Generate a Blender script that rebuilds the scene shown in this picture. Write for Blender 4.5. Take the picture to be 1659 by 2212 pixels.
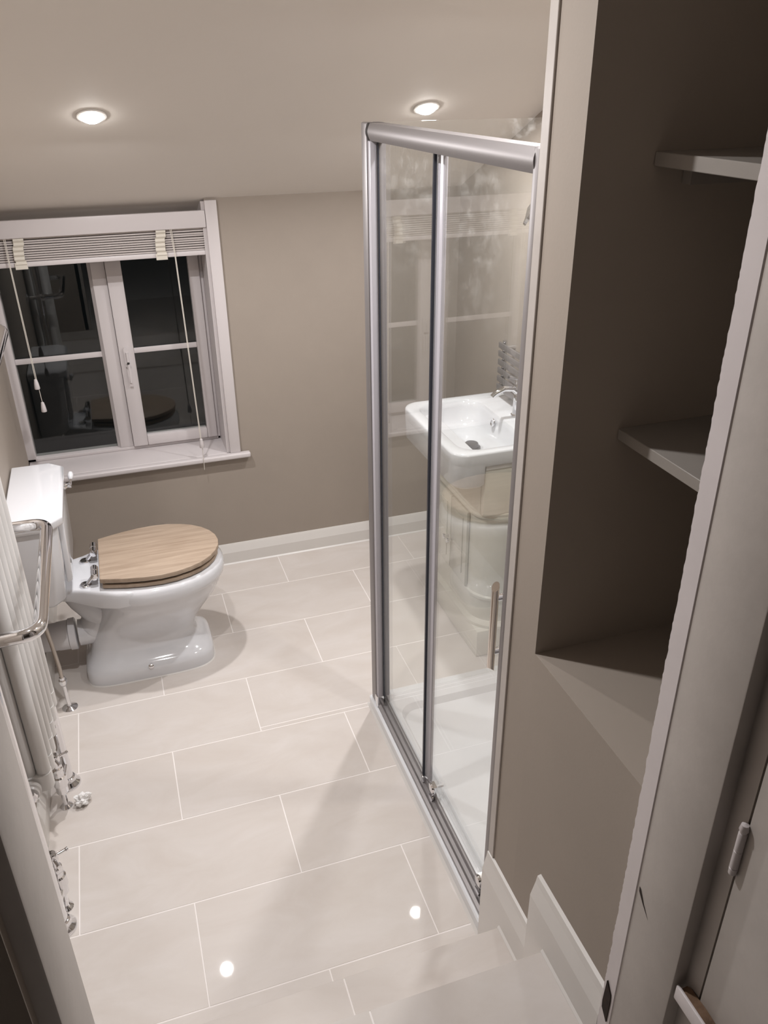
import bpy, bmesh, math, random
from mathutils import Vector, Matrix
random.seed(7)
for o in list(bpy.data.objects): bpy.data.objects.remove(o, do_unlink=True)
S = bpy.context.scene
COL = S.collection
PI = math.pi

# ------------------------------------------------------------------ camera
# eye stands in the doorway, about 1.6 m above the upper step; tile grid (300 x 600 mm) gave focal length and attitude
YAW, PITCH, ROLL, FPX = -0.317563, -0.487493, 0.00995, 1769.33
EYE = Vector((0, 0, 1.985))
M = Matrix.Rotation(YAW, 3, 'Z') @ Matrix.Rotation(PITCH, 3, 'X') @ Matrix.Rotation(ROLL, 3, 'Y')
right, fwd, up = M.col[0], M.col[1], M.col[2]
cam = bpy.data.cameras.new('camera'); camo = bpy.data.objects.new('camera', cam); COL.objects.link(camo)
mw = Matrix((right, up, -fwd)).transposed().to_4x4(); mw.translation = EYE
camo.matrix_world = mw
cam.sensor_fit = 'VERTICAL'; cam.sensor_height = 36.0; cam.lens = FPX * 36.0 / 2212.0
cam.clip_start = 0.02; cam.clip_end = 50
S.camera = camo
# ------------------------------------------------------------------ world (night outside) and exposure
w = bpy.data.worlds.new('night'); S.world = w; w.use_nodes = True
w.node_tree.nodes['Background'].inputs[0].default_value = (0.30, 0.34, 0.36, 1)
w.node_tree.nodes['Background'].inputs[1].default_value = 0.008
S.view_settings.view_transform = 'Standard'
S.view_settings.look = 'None'
S.view_settings.gamma = 1.0
S.view_settings.use_curve_mapping = False
S.view_settings.exposure = 0.47
LAMP_W = 9.0            # ceiling downlights over the toilet and basin
LAMP_W_NEAR = 10.8      # brighter pair nearer the door

# ------------------------------------------------------------------ materials
def new_mat(name):
    m = bpy.data.materials.new(name); m.use_nodes = True
    nt = m.node_tree; nt.nodes.clear()
    out = nt.nodes.new('ShaderNodeOutputMaterial')
    return m, nt, out

def princ(name, col, rough=0.5, metal=0.0, spec=0.5, vary=0.0, vscale=4.0, bump=0.0, bscale=200.0, coat=0.0, stretch=None, col2=None, rvary=0.0):
    m, nt, out = new_mat(name)
    b = nt.nodes.new('ShaderNodeBsdfPrincipled')
    b.inputs['Base Color'].default_value = (*col, 1)
    b.inputs['Roughness'].default_value = rough
    b.inputs['Metallic'].default_value = metal
    b.inputs['Specular IOR Level'].default_value = spec
    b.inputs['Coat Weight'].default_value = coat
    b.inputs['Coat Roughness'].default_value = 0.05
    nt.links.new(b.outputs[0], out.inputs[0])
    tc = nt.nodes.new('ShaderNodeTexCoord'); src = tc.outputs['Object']
    if stretch:
        mp = nt.nodes.new('ShaderNodeMapping'); mp.inputs['Scale'].default_value = stretch
        nt.links.new(src, mp.inputs[0]); src = mp.outputs[0]
    if vary > 0 or col2:
        n = nt.nodes.new('ShaderNodeTexNoise'); n.inputs['Scale'].default_value = vscale; n.inputs['Detail'].default_value = 5
        n.inputs['Roughness'].default_value = 0.6
        nt.links.new(src, n.inputs['Vector'])
        r = nt.nodes.new('ShaderNodeValToRGB')
        c2 = col2 if col2 else tuple(c * (1 - vary) for c in col)
        r.color_ramp.elements[0].position = 0.32; r.color_ramp.elements[1].position = 0.68
        r.color_ramp.elements[0].color = (*c2, 1); r.color_ramp.elements[1].color = (*col, 1)
        nt.links.new(n.outputs['Fac'], r.inputs[0]); nt.links.new(r.outputs[0], b.inputs['Base Color'])
        if rvary:
            mr = nt.nodes.new('ShaderNodeMapRange'); mr.inputs[3].default_value = rough - rvary; mr.inputs[4].default_value = rough + rvary
            nt.links.new(n.outputs['Fac'], mr.inputs[0]); nt.links.new(mr.outputs[0], b.inputs['Roughness'])
    if bump > 0:
        n2 = nt.nodes.new('ShaderNodeTexNoise'); n2.inputs['Scale'].default_value = bscale; n2.inputs['Detail'].default_value = 3
        nt.links.new(src, n2.inputs['Vector'])
        bp = nt.nodes.new('ShaderNodeBump'); bp.inputs['Strength'].default_value = bump; bp.inputs['Distance'].default_value = 0.002
        nt.links.new(n2.outputs['Fac'], bp.inputs['Height']); nt.links.new(bp.outputs[0], b.inputs['Normal'])
    return m

def glass_mat(name, tint, residue=False):
    # clear pane: the two faces reflect by Fresnel, the rest of the light goes straight through with a faint tint
    m, nt, out = new_mat(name)
    geo = nt.nodes.new('ShaderNodeNewGeometry')
    ior = nt.nodes.new('ShaderNodeMapRange'); ior.inputs[3].default_value = 1.47; ior.inputs[4].default_value = 1 / 1.47
    nt.links.new(geo.outputs['Backfacing'], ior.inputs[0])
    fr = nt.nodes.new('ShaderNodeFresnel'); nt.links.new(ior.outputs[0], fr.inputs['IOR'])
    tr = nt.nodes.new('ShaderNodeBsdfTransparent'); tr.inputs[0].default_value = (*tint, 1)
    gl = nt.nodes.new('ShaderNodeBsdfGlossy'); gl.inputs['Roughness'].default_value = 0.0; gl.inputs[0].default_value = (1, 1, 1, 1)
    mx = nt.nodes.new('ShaderNodeMixShader')
    nt.links.new(fr.outputs[0], mx.inputs[0]); nt.links.new(tr.outputs[0], mx.inputs[1]); nt.links.new(gl.outputs[0], mx.inputs[2])
    last = mx.outputs[0]
    if residue:      # dried soap and lime spots, densest near the top of the pane
        tc = nt.nodes.new('ShaderNodeTexCoord')
        n1 = nt.nodes.new('ShaderNodeTexNoise'); n1.inputs['Scale'].default_value = 26; n1.inputs['Detail'].default_value = 6; n1.inputs['Roughness'].default_value = 0.65
        nt.links.new(tc.outputs['Object'], n1.inputs['Vector'])
        n2 = nt.nodes.new('ShaderNodeTexNoise'); n2.inputs['Scale'].default_value = 3.2; n2.inputs['Detail'].default_value = 2
        nt.links.new(tc.outputs['Object'], n2.inputs['Vector'])
        sep = nt.nodes.new('ShaderNodeSeparateXYZ'); nt.links.new(tc.outputs['Object'], sep.inputs[0])
        hz = nt.nodes.new('ShaderNodeMapRange'); hz.inputs[1].default_value = 1.45; hz.inputs[2].default_value = 1.85
        nt.links.new(sep.outputs['Z'], hz.inputs[0])
        s1 = nt.nodes.new('ShaderNodeMapRange'); s1.inputs[1].default_value = 0.50; s1.inputs[2].default_value = 0.75
        nt.links.new(n1.outputs['Fac'], s1.inputs[0])
        s2 = nt.nodes.new('ShaderNodeMapRange'); s2.inputs[1].default_value = 0.45; s2.inputs[2].default_value = 0.65
        nt.links.new(n2.outputs['Fac'], s2.inputs[0])
        a = nt.nodes.new('ShaderNodeMath'); a.operation = 'MULTIPLY'; nt.links.new(s1.outputs[0], a.inputs[0]); nt.links.new(s2.outputs[0], a.inputs[1])
        b = nt.nodes.new('ShaderNodeMath'); b.operation = 'MULTIPLY'; nt.links.new(a.outputs[0], b.inputs[0]); nt.links.new(hz.outputs[0], b.inputs[1])
        c = nt.nodes.new('ShaderNodeMath'); c.operation = 'MULTIPLY_ADD'; c.inputs[1].default_value = 0.34; c.inputs[2].default_value = 0.012
        nt.links.new(b.outputs[0], c.inputs[0])
        df = nt.nodes.new('ShaderNodeBsdfDiffuse'); df.inputs[0].default_value = (0.85, 0.85, 0.83, 1)
        tl = nt.nodes.new('ShaderNodeBsdfTranslucent'); tl.inputs[0].default_value = (0.85, 0.85, 0.83, 1)
        ad = nt.nodes.new('ShaderNodeMixShader'); ad.inputs[0].default_value = 0.5
        nt.links.new(df.outputs[0], ad.inputs[1]); nt.links.new(tl.outputs[0], ad.inputs[2])
        m2 = nt.nodes.new('ShaderNodeMixShader')
        nt.links.new(c.outputs[0], m2.inputs[0]); nt.links.new(last, m2.inputs[1]); nt.links.new(ad.outputs[0], m2.inputs[2])
        last = m2.outputs[0]
    nt.links.new(last, out.inputs[0])
    return m

def emis_mat(name, col, strength):
    m, nt, out = new_mat(name)
    e = nt.nodes.new('ShaderNodeEmission'); e.inputs[0].default_value = (*col, 1); e.inputs[1].default_value = strength
    nt.links.new(e.outputs[0], out.inputs[0]); return m

def tile_mat(name):
    m, nt, out = new_mat(name)
    b = nt.nodes.new('ShaderNodeBsdfPrincipled')
    geo = nt.nodes.new('ShaderNodeNewGeometry'); oi = nt.nodes.new('ShaderNodeObjectInfo')
    off = nt.nodes.new('ShaderNodeVectorMath'); off.operation = 'SCALE'
    comb = nt.nodes.new('ShaderNodeCombineXYZ')
    nt.links.new(oi.outputs['Random'], comb.inputs[0]); nt.links.new(oi.outputs['Random'], comb.inputs[2])
    nt.links.new(comb.outputs[0], off.inputs[0]); off.inputs['Scale'].default_value = 40
    add = nt.nodes.new('ShaderNodeVectorMath'); add.operation = 'ADD'
    nt.links.new(geo.outputs['Position'], add.inputs[0]); nt.links.new(off.outputs[0], add.inputs[1])
    mp = nt.nodes.new('ShaderNodeMapping'); mp.inputs['Scale'].default_value = (0.7, 1.5, 1); nt.links.new(add.outputs[0], mp.inputs[0])
    n = nt.nodes.new('ShaderNodeTexNoise'); n.inputs['Scale'].default_value = 5.5; n.inputs['Detail'].default_value = 7; n.inputs['Roughness'].default_value = 0.62; n.inputs['Distortion'].default_value = 0.7
    nt.links.new(mp.outputs[0], n.inputs['Vector'])
    r = nt.nodes.new('ShaderNodeValToRGB')
    r.color_ramp.elements[0].position = 0.28; r.color_ramp.elements[0].color = (0.575, 0.522, 0.480, 1)
    r.color_ramp.elements[1].position = 0.70; r.color_ramp.elements[1].color = (0.640, 0.596, 0.565, 1)
    e = r.color_ramp.elements.new(0.5); e.color = (0.608, 0.560, 0.522, 1)
    nt.links.new(n.outputs['Fac'], r.inputs[0]); nt.links.new(r.outputs[0], b.inputs['Base Color'])
    mr = nt.nodes.new('ShaderNodeMapRange'); mr.inputs[3].default_value = 0.36; mr.inputs[4].default_value = 0.48
    nt.links.new(n.outputs['Fac'], mr.inputs[0]); nt.links.new(mr.outputs[0], b.inputs['Roughness'])
    b.inputs['Specular IOR Level'].default_value = 0.28
    b.inputs['Coat Weight'].default_value = 0.22; b.inputs['Coat Roughness'].default_value = 0.025
    nt.links.new(b.outputs[0], out.inputs[0]); return m

def wood_mat(name):
    m, nt, out = new_mat(name)
    b = nt.nodes.new('ShaderNodeBsdfPrincipled'); b.inputs['Roughness'].default_value = 0.45
    tc = nt.nodes.new('ShaderNodeTexCoord')
    mp = nt.nodes.new('ShaderNodeMapping'); mp.inputs['Scale'].default_value = (1.6, 26, 6); nt.links.new(tc.outputs['Object'], mp.inputs[0])
    n = nt.nodes.new('ShaderNodeTexNoise'); n.inputs['Scale'].default_value = 2.2; n.inputs['Detail'].default_value = 6; n.inputs['Roughness'].default_value = 0.65; n.inputs['Distortion'].default_value = 0.35
    nt.links.new(mp.outputs[0], n.inputs['Vector'])
    r = nt.nodes.new('ShaderNodeValToRGB')
    r.color_ramp.elements[0].position = 0.3; r.color_ramp.elements[0].color = (0.300, 0.222, 0.160, 1)
    r.color_ramp.elements[1].position = 0.7; r.color_ramp.elements[1].color = (0.480, 0.378, 0.290, 1)
    nt.links.new(n.outputs['Fac'], r.inputs[0]); nt.links.new(r.outputs[0], b.inputs['Base Color'])
    nt.links.new(b.outputs[0], out.inputs[0]); return m

MAT = dict(
    wall=princ('wall_paint_taupe', (0.342, 0.295, 0.252), 0.62, spec=0.3, vary=0.06, vscale=2.5, bump=0.08, bscale=160),
    nichewall=princ('niche_paint_taupe', (0.300, 0.258, 0.210), 0.65, spec=0.3, vary=0.08, vscale=3),
    ceil=princ('ceiling_paint', (0.74, 0.695, 0.645), 0.7, spec=0.25, vary=0.03, vscale=2, bump=0.05, bscale=120),
    tile=tile_mat('porcelain_tile'),
    grout=princ('grout', (0.82, 0.775, 0.75), 0.8),
    skirt=princ('satin_white_paint', (0.70, 0.675, 0.645), 0.35, vary=0.03, vscale=6),
    frame=princ('white_window_frame', (0.60, 0.56, 0.56), 0.38),
    jamb=princ('worn_white_paint', (0.50, 0.458, 0.425), 0.45, vary=0.12, vscale=9, bump=0.15, bscale=60),
    jamb2=princ('fresh_white_paint', (0.66, 0.61, 0.61), 0.4, vary=0.06, vscale=12),
    ceramic=princ('white_ceramic', (0.70, 0.705, 0.73), 0.08, coat=0.4),
    acrylic=princ('white_acrylic', (0.76, 0.77, 0.79), 0.16),
    plastic=princ('white_plastic', (0.74, 0.73, 0.75), 0.35),
    radwhite=princ('radiator_enamel', (0.70, 0.685, 0.67), 0.28),
    chrome=princ('chrome', (0.83, 0.83, 0.85), 0.06, metal=1.0),
    steel=princ('braided_steel', (0.55, 0.50, 0.45), 0.4, metal=0.9, bump=0.6, bscale=500),
    alu=princ('satin_aluminium', (0.31, 0.292, 0.292), 0.48, metal=0.7),
    nickel=princ('polished_nickel', (0.76, 0.70, 0.64), 0.12, metal=1.0),
    seal=princ('pale_seal', (0.50, 0.485, 0.525), 0.3, spec=0.5),
    darkchrome=princ('smoked_chrome', (0.16, 0.16, 0.17), 0.3, metal=0.5),
    darkedge=princ('dark_glass_edge', (0.035, 0.04, 0.055), 0.2),
    shglass=glass_mat('shower_glass', (0.972, 0.978, 0.972), residue=True),
    winglass=glass_mat('window_glass', (0.90, 0.92, 0.91)),
    lid=wood_mat('light_oak'),
    cream=princ('cream_gloss_board', (0.64, 0.615, 0.535), 0.22, coat=0.3),
    slat=princ('blind_slat', (0.52, 0.475, 0.455), 0.5),
    tape=princ('blind_tape', (0.62, 0.58, 0.51), 0.8),
    cord=princ('blind_cord', (0.62, 0.58, 0.52), 0.8),
    tissue=princ('tissue_paper', (0.83, 0.82, 0.81), 0.9),
    shelf=princ('shelf_paint', (0.28, 0.255, 0.23), 0.5, vary=0.1, vscale=8),
    dark=princ('black_rubber_and_shade', (0.02, 0.018, 0.017), 0.5),  # rubber parts; also paints the shade in the seat gap
    rawwood=princ('bare_old_wood', (0.23, 0.14, 0.085), 0.85, col2=(0.075, 0.040, 0.022), vscale=30),
    mortise=princ('mortise_shade_and_scuff', (0.035, 0.018, 0.012), 0.9, col2=(0.012, 0.008, 0.006), vscale=60),  # brown-black for the scuff and the painted shade of the latch hole
    lamp=emis_mat('lamp_lens', (1.0, 0.97, 0.94), 30.0),
    bezel=princ('lamp_bezel', (0.75, 0.73, 0.70), 0.35),
    outside=princ('outside_ground', (0.03, 0.035, 0.03), 0.9),
)

# ------------------------------------------------------------------ mesh helpers
class MB:
    def __init__(s): s.v = []; s.f = []
    def add(s, vs, fs):
        o = len(s.v); s.v += [tuple(q) for q in vs]; s.f += [tuple(i + o for i in f) for f in fs]; return s
    def box(s, x0, x1, y0, y1, z0, z1):
        v = [(x0,y0,z0),(x1,y0,z0),(x1,y1,z0),(x0,y1,z0),(x0,y0,z1),(x1,y0,z1),(x1,y1,z1),(x0,y1,z1)]
        return s.add(v, [(0,3,2,1),(4,5,6,7),(0,1,5,4),(1,2,6,5),(2,3,7,6),(3,0,4,7)])
    def loft(s, rings, cap0=True, cap1=True):
        n = len(rings[0]); vs = [q for r in rings for q in r]; fs = []
        for k in range(len(rings) - 1):
            for i in range(n):
                j = (i + 1) % n
                fs.append((k*n+i, k*n+j, (k+1)*n+j, (k+1)*n+i))
        if cap0: fs.append(tuple(reversed(range(n))))
        if cap1: fs.append(tuple((len(rings)-1)*n + i for i in range(n)))
        return s.add(vs, fs)
    def tube(s, pts, r, n=14, caps=True, closed=False):
        pts = [Vector(p) for p in pts]; rings = []
        rad = r if isinstance(r, (list, tuple)) else [r] * len(pts)
        t0 = (pts[1] - pts[0]).normalized()
        ref = Vector((0, 0, 1)) if abs(t0.z) < 0.9 else Vector((1, 0, 0))
        u = t0.cross(ref).normalized()
        for i, p in enumerate(pts):
            a = pts[max(i-1, 0)]; b = pts[min(i+1, len(pts)-1)]
            t = (b - a).normalized()
            u = (u - t * u.dot(t)).normalized(); v = t.cross(u)
            rings.append([p + (u * math.cos(2*PI*k/n) + v * math.sin(2*PI*k/n)) * rad[i] for k in range(n)])
        return s.loft(rings, caps, caps)
    def lathe(s, base, axis, prof, n=24):
        # prof: (distance along the axis, radius)
        base = Vector(base); t = Vector(axis).normalized()
        ref = Vector((0, 0, 1)) if abs(t.z) < 0.9 else Vector((1, 0, 0))
        u = t.cross(ref).normalized(); v = t.cross(u)
        rings = [[base + t*d + (u*math.cos(2*PI*k/n) + v*math.sin(2*PI*k/n))*max(r, 1e-5) for k in range(n)] for d, r in prof]
        return s.loft(rings)
    def prism(s, poly, axis, a0, a1):
        # poly in the plane normal to axis ('x': (y,z), 'y': (x,z), 'z': (x,y))
        def P(q, a):
            return (a, q[0], q[1]) if axis == 'x' else ((q[0], a, q[1]) if axis == 'y' else (q[0], q[1], a))
        return s.loft([[P(q, a0) for q in poly], [P(q, a1) for q in poly]])

ORG = {}
def put(name, mb, mat, parent=None, smooth=False, bevel=0.0, seg=2, autosmooth=None):
    me = bpy.data.meshes.new(name)
    o0 = ORG.get(parent.name, Vector((0,0,0))) if parent else None
    if parent is None:      # a mesh of its own: origin at the middle of its base
        xs = [q[0] for q in mb.v]; ys = [q[1] for q in mb.v]; zs = [q[2] for q in mb.v]
        o0 = Vector(((min(xs)+max(xs))/2, (min(ys)+max(ys))/2, min(zs)))
    # the textures read object coordinates, so meshes under a thing keep the thing's origin
    me.from_pydata([(q[0]-o0.x, q[1]-o0.y, q[2]-o0.z) for q in mb.v], [], mb.f)
    bm = bmesh.new(); bm.from_mesh(me); bmesh.ops.recalc_face_normals(bm, faces=bm.faces)
    if bevel > 0:
        ed = [e for e in bm.edges if len(e.link_faces) == 2 and e.calc_face_angle(0) > 0.6]
        bmesh.ops.bevel(bm, geom=ed, offset=bevel, segments=seg, affect='EDGES', profile=0.5, clamp_overlap=True)
    bm.to_mesh(me); bm.free()
    ob = bpy.data.objects.new(name, me); COL.objects.link(ob)
    me.materials.append(MAT[mat] if isinstance(mat, str) else mat)
    if smooth or bevel > 0:
        for p in me.polygons: p.use_smooth = True
        me.set_sharp_from_angle(angle=math.radians(autosmooth or 38))
    if parent: ob.parent = parent
    else: ob.location = o0
    ORG[ob.name] = o0
    return ob

def thing(name, label=None, cat=None, loc=(0,0,0), group=None, kind=None):
    o = bpy.data.objects.new(name, None); COL.objects.link(o); o.location = loc
    o.empty_display_size = 0.05; ORG[o.name] = Vector(loc)
    tag(o, label, cat, group, kind); return o
def tag(o, label=None, cat=None, group=None, kind=None):
    if label: o['label'] = label
    if cat: o['category'] = cat
    if group: o['group'] = group
    if kind: o['kind'] = kind
    return o
def struct(name, mb, mat, label, cat, parent=None, **k):
    o = put(name, mb, mat, parent, **k)
    if parent is None: tag(o, label, cat, kind='structure')
    return o
def fillet(pts, r, n=6):
    pts = [Vector(p) for p in pts]; out = [pts[0]]
    for i in range(1, len(pts)-1):
        a, b, c = pts[i-1], pts[i], pts[i+1]
        d1 = (a-b).normalized(); d2 = (c-b).normalized()
        p1 = b + d1*r; p2 = b + d2*r
        for k in range(n+1):
            t = k/n; out.append(p1*(1-t)**2 + b*2*t*(1-t) + p2*t*t)
    out.append(pts[-1]); return out
def rrect(x0, x1, y0, y1, r, z, n=6):
    # rounded rectangle ring; r is one radius or four (x0y0, x1y0, x1y1, x0y1)
    rs = r if isinstance(r, (list, tuple)) else [r]*4
    out = []
    for (cx, cy, a0, q) in ((x0, y0, PI, rs[0]), (x1, y0, 1.5*PI, rs[1]), (x1, y1, 0, rs[2]), (x0, y1, 0.5*PI, rs[3])):
        sx = 1 if cx == x0 else -1; sy = 1 if cy == y0 else -1
        for k in range(n+1):
            a = a0 + (PI/2)*k/n
            out.append((cx + sx*q + q*math.cos(a), cy + sy*q + q*math.sin(a), z))
    return out

# ------------------------------------------------------------------ room numbers (metres; x to the right, y into the room, z up)
XL, XR, YB = -0.44, 1.44, 3.325
XP = 0.668                     # wall beside the door, with the shelf niche
SL = 0.455                     # ceiling slope
def zc(y): return 1.59 + (YB - y) * SL
YFLAT, ZFLAT = YB - (2.45 - 1.59) / SL, 2.45
STEP1, STEP2 = 0.178, 0.362
YS1, YS2 = 1.126, 0.932
YN0, YN1, ZN = 0.742, 1.11, 1.003   # niche
DJ0, DJ1 = 0.572, 0.722             # door lining depth

# ------------------------------------------------------------------ shell
wb = MB().box(0.39, XR+0.16, YB, YB+0.26, -0.1, 1.75).box(XL-0.16, 0.39, YB, YB+0.26, -0.1, 0.528)
struct('wall_back', wb, 'wall', 'taupe painted back wall with the window, below the sloping ceiling', 'wall')
struct('wall_left', MB().box(XL-0.16, XL, DJ0, YB+0.26, -0.1, 2.6), 'wall', 'taupe wall behind the toilet cistern and the white column radiator', 'wall')
struct('wall_right', MB().box(XR, XR+0.16, YN1, YB, -0.1, 2.6), 'wall', 'taupe wall behind the washbasin beyond the shower glass', 'wall')
struct('wall_shower', MB().box(XP, XR, YN1, 1.232, -0.1, 2.6), 'wall', 'taupe stub wall between the shower and the shelf niche', 'wall')
struct('wall_niche', MB().box(XP, XR+0.16, YN0, YN1, -0.1, ZN).box(1.32, XR+0.16, YN0, YN1, ZN, 2.6), 'nichewall' if False else 'wall',
       'low taupe wall under the dark shelf niche', 'wall')
struct('wall_front', MB().box(XL-0.7, -0.187, DJ0, DJ1, -0.1, 2.6).box(0.70, XR+0.16, DJ0+0.03, YN0, -0.1, 2.6).box(-0.187, 0.70, DJ0, DJ1, 2.36, 2.6),
       'wall', 'wall around the doorway, dark on the landing side', 'wall')
# ceiling: slope down to the window wall, flat over the door
prof = [(YB+0.26, zc(YB+0.26)), (YFLAT, ZFLAT), (-3.3, ZFLAT), (-3.3, ZFLAT+0.12), (YFLAT, ZFLAT+0.12), (YB+0.26, zc(YB+0.26)+0.12)]
struct('ceiling', MB().prism(prof, 'x', XL-0.9, XR+0.16), 'ceil', 'cream painted ceiling sloping down to the window wall', 'ceiling')
# landing behind the camera
struct('wall_landing', MB().box(XL-0.9, XR+0.16, -3.42, -3.3, -0.1, 2.6).box(XL-0.86, XL-0.7, -3.3, DJ1, -0.1, 2.6).box(1.1, 1.26, -3.3, DJ0, -0.1, 2.6),
       'wall', 'unlit walls of the landing outside the bathroom door', 'wall')

# floor: grout bed and single tiles laid in half bond
fl = struct('floor', MB().box(XL, XR, YS1-0.02, YB, -0.1, -0.0006), 'grout', 'pale beige rectangular floor tiles with white grout', 'floor')
JA = [-0.934, -0.338, 0.260, 0.856, 1.452]; JB = [-0.636, -0.040, 0.557, 1.154, 1.75]
lines = [3.369 - 0.3*k for k in range(9)]       # 3.369, 3.069 ... 0.969
G = 0.0018
TILES = {}
def tile(parent, x0, x1, y0, y1, z0, z1):
    if x1 - x0 < 0.012 or y1 - y0 < 0.012: return
    o = put('tile', MB().box(x0+G, x1-G, y0+G, y1-G, z0, z1), 'tile', parent, bevel=0.0005, seg=1)
    return o
for k in range(8):
    ya, yb = lines[k+1], lines[k]
    y0, y1 = max(ya, YS1), min(yb, YB-0.002)
    if y1 <= y0: continue
    js = JB if k % 2 == 0 else JA
    for a, b in zip(js[:-1], js[1:]):
        x0, x1 = max(a, XL), min(b, XR)
        if x1 <= x0: continue
        TX = 0.655
        if y1 <= 2.186:
            tile(fl, x0, min(x1, TX), y0, y1, -0.012, 0.0)
        elif y0 < 2.186:
            if x1 <= TX: tile(fl, x0, x1, y0, y1, -0.012, 0.0)
            else:
                tile(fl, x0, x1, max(y0, 2.188), y1, -0.012, 0.0)
                if x0 < TX: tile(fl, x0, TX, y0, 2.188, -0.012, 0.0)
        else:
            tile(fl, x0, x1, y0, y1, -0.012, 0.0)
# two tiled steps up to the doorway
s1 = struct('floor_step_1', MB().box(XL, XP-0.016, YS2-0.02, YS1-0.004, 0.0, STEP1-0.0006), 'grout', 'lower tiled step up towards the doorway', 'step')
for a, b in ((-0.44, -0.338), (-0.338, 0.262), (0.262, XP-0.016)):
    tile(s1, a, b, YS2-0.015, YS1, STEP1-0.012, STEP1)
s2 = struct('floor_step_2', MB().box(XL, XP-0.016, DJ1, YS2-0.004, 0.0, STEP2-0.0006).box(-0.165, 0.64, -3.3, DJ1, 0.0, STEP2-0.011)
            .box(XL-0.7, -0.165, -3.3, DJ0, 0.0, STEP2-0.011).box(0.64, 1.1, -3.3, DJ0, 0.0, STEP2-0.011), 'grout', 'upper tiled step at the threshold of the doorway', 'step')
for a, b in ((-0.44, -0.338), (-0.338, 0.265), (0.265, XP-0.016)):
    tile(s2, a, b, DJ1, YS2, STEP2-0.012, STEP2)
for j in range(3):
    yy = DJ1 - 0.3*j
    for a, b in ((-0.165, 0.265), (0.265, 0.64)):
        tile(s2, a, b, yy-0.3, yy, STEP2-0.012, STEP2)

# skirtings (chamfered boards with a bead of sealant at the floor)
def skirt_profile(d, h):      # (offset from wall, height)
    return [(0, 0), (d, 0), (d, h*0.60), (d*0.95, h*0.63), (d*0.45, h*0.93), (d*0.30, h), (0, h)]
pr = [(YB - a, z) for a, z in skirt_profile(0.020, 0.097)]
sk = struct('baseboard_back', MB().prism(pr, 'x', XL+0.001, XR-0.001), 'skirt', 'white chamfered skirting board below the window', 'skirting')
put('sealant_bead', MB().prism([(YB-0.020, 0.0005), (YB-0.026, 0.0005), (YB-0.020, 0.006)], 'x', XL+0.001, XR-0.001), 'skirt', sk)
pl = [(XL + a, z) for a, z in skirt_profile(0.018, 0.097)]
struct('baseboard_left', MB().prism(pl, 'y', DJ1, YB-0.021), 'skirt', 'white skirting board behind the toilet', 'skirting')
pr1 = [(XP - a, z) for a, z in [(0, 0), (0.017, 0), (0.017, 0.262), (0.015, 0.270), (0.008, 0.300), (0.006, 0.316), (0, 0.318)]]
k1 = struct('baseboard_step_1', MB().prism(pr1, 'y', YS2-0.002, 1.232), 'skirt', 'white skirting board beside the lower step', 'skirting')
put('sealant_bead', MB().prism([(XP-0.017, STEP1), (XP-0.022, STEP1+0.0006), (XP-0.017, STEP1+0.005)], 'y', YS2, YS1), 'skirt', k1)
pr2 = [(XP - a, z) for a, z in [(0, 0.195), (0.021, 0.195), (0.021, 0.452), (0.019, 0.459), (0.011, 0.488), (0.008, 0.505), (0, 0.507)]]
k2 = struct('baseboard_step_2', MB().prism(pr2, 'y', DJ1+0.012, 1.002), 'skirt', 'white skirting board beside the upper step', 'skirting')
put('sealant_bead', MB().prism([(XP-0.021, STEP2), (XP-0.026, STEP2+0.0006), (XP-0.021, STEP2+0.005)], 'y', DJ1+0.012, YS2), 'skirt', k2)
# white corner strip where the stub wall meets the shower frame
struct('trim_1', MB().box(XP-0.004, XP+0.001, 1.208, 1.233, 0.318, 2.45), 'jamb', 'narrow white strip down the wall corner beside the shower', 'trim', bevel=0.001, seg=1)

# ------------------------------------------------------------------ ceiling downlights
nrm = Vector((0, -SL, -1)).normalized()
def downlight(x, y, label, watts=LAMP_W):
    p = Vector((x, y, zc(y)))
    t = thing('downlight', label, 'ceiling light', p, 'ceiling downlights')
    put('bezel', MB().lathe(p - nrm*0.004, nrm, [(0, 0.036), (0.006, 0.041), (0.009, 0.040), (0.010, 0.034), (0.006, 0.031), (0.0, 0.031)], 32), 'bezel', t, smooth=True)
    put('lens', MB().lathe(p, nrm, [(-0.001, 0.0312), (0.006, 0.0305), (0.012, 0.026), (0.017, 0.017), (0.0185, 0.007), (0.0187, 0.0)], 32), 'lamp', t, smooth=True)
    L = bpy.data.lights.new('downlight_lamp', 'AREA'); L.shape = 'DISK'; L.size = 0.05; L.energy = watts; L.color = (1.0, 0.980, 0.985)
    L.spread = math.radians(180)
    lo = bpy.data.objects.new('downlight_lamp', L); COL.objects.link(lo)
    lo.parent = t; lo.location = nrm*0.023
    lo.rotation_euler = Vector((0, -0.31, -1)).to_track_quat('-Z', 'Y').to_euler()
downlight(0.028, 2.643, 'round lit downlight in the sloping ceiling above the toilet')
downlight(1.017, 2.635, 'round lit downlight in the sloping ceiling above the washbasin')
downlight(0.03, 1.62, 'round lit downlight in the ceiling above the open floor', LAMP_W_NEAR)
downlight(1.017, 1.62, 'round lit downlight in the ceiling above the shower tray', LAMP_W)

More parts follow.
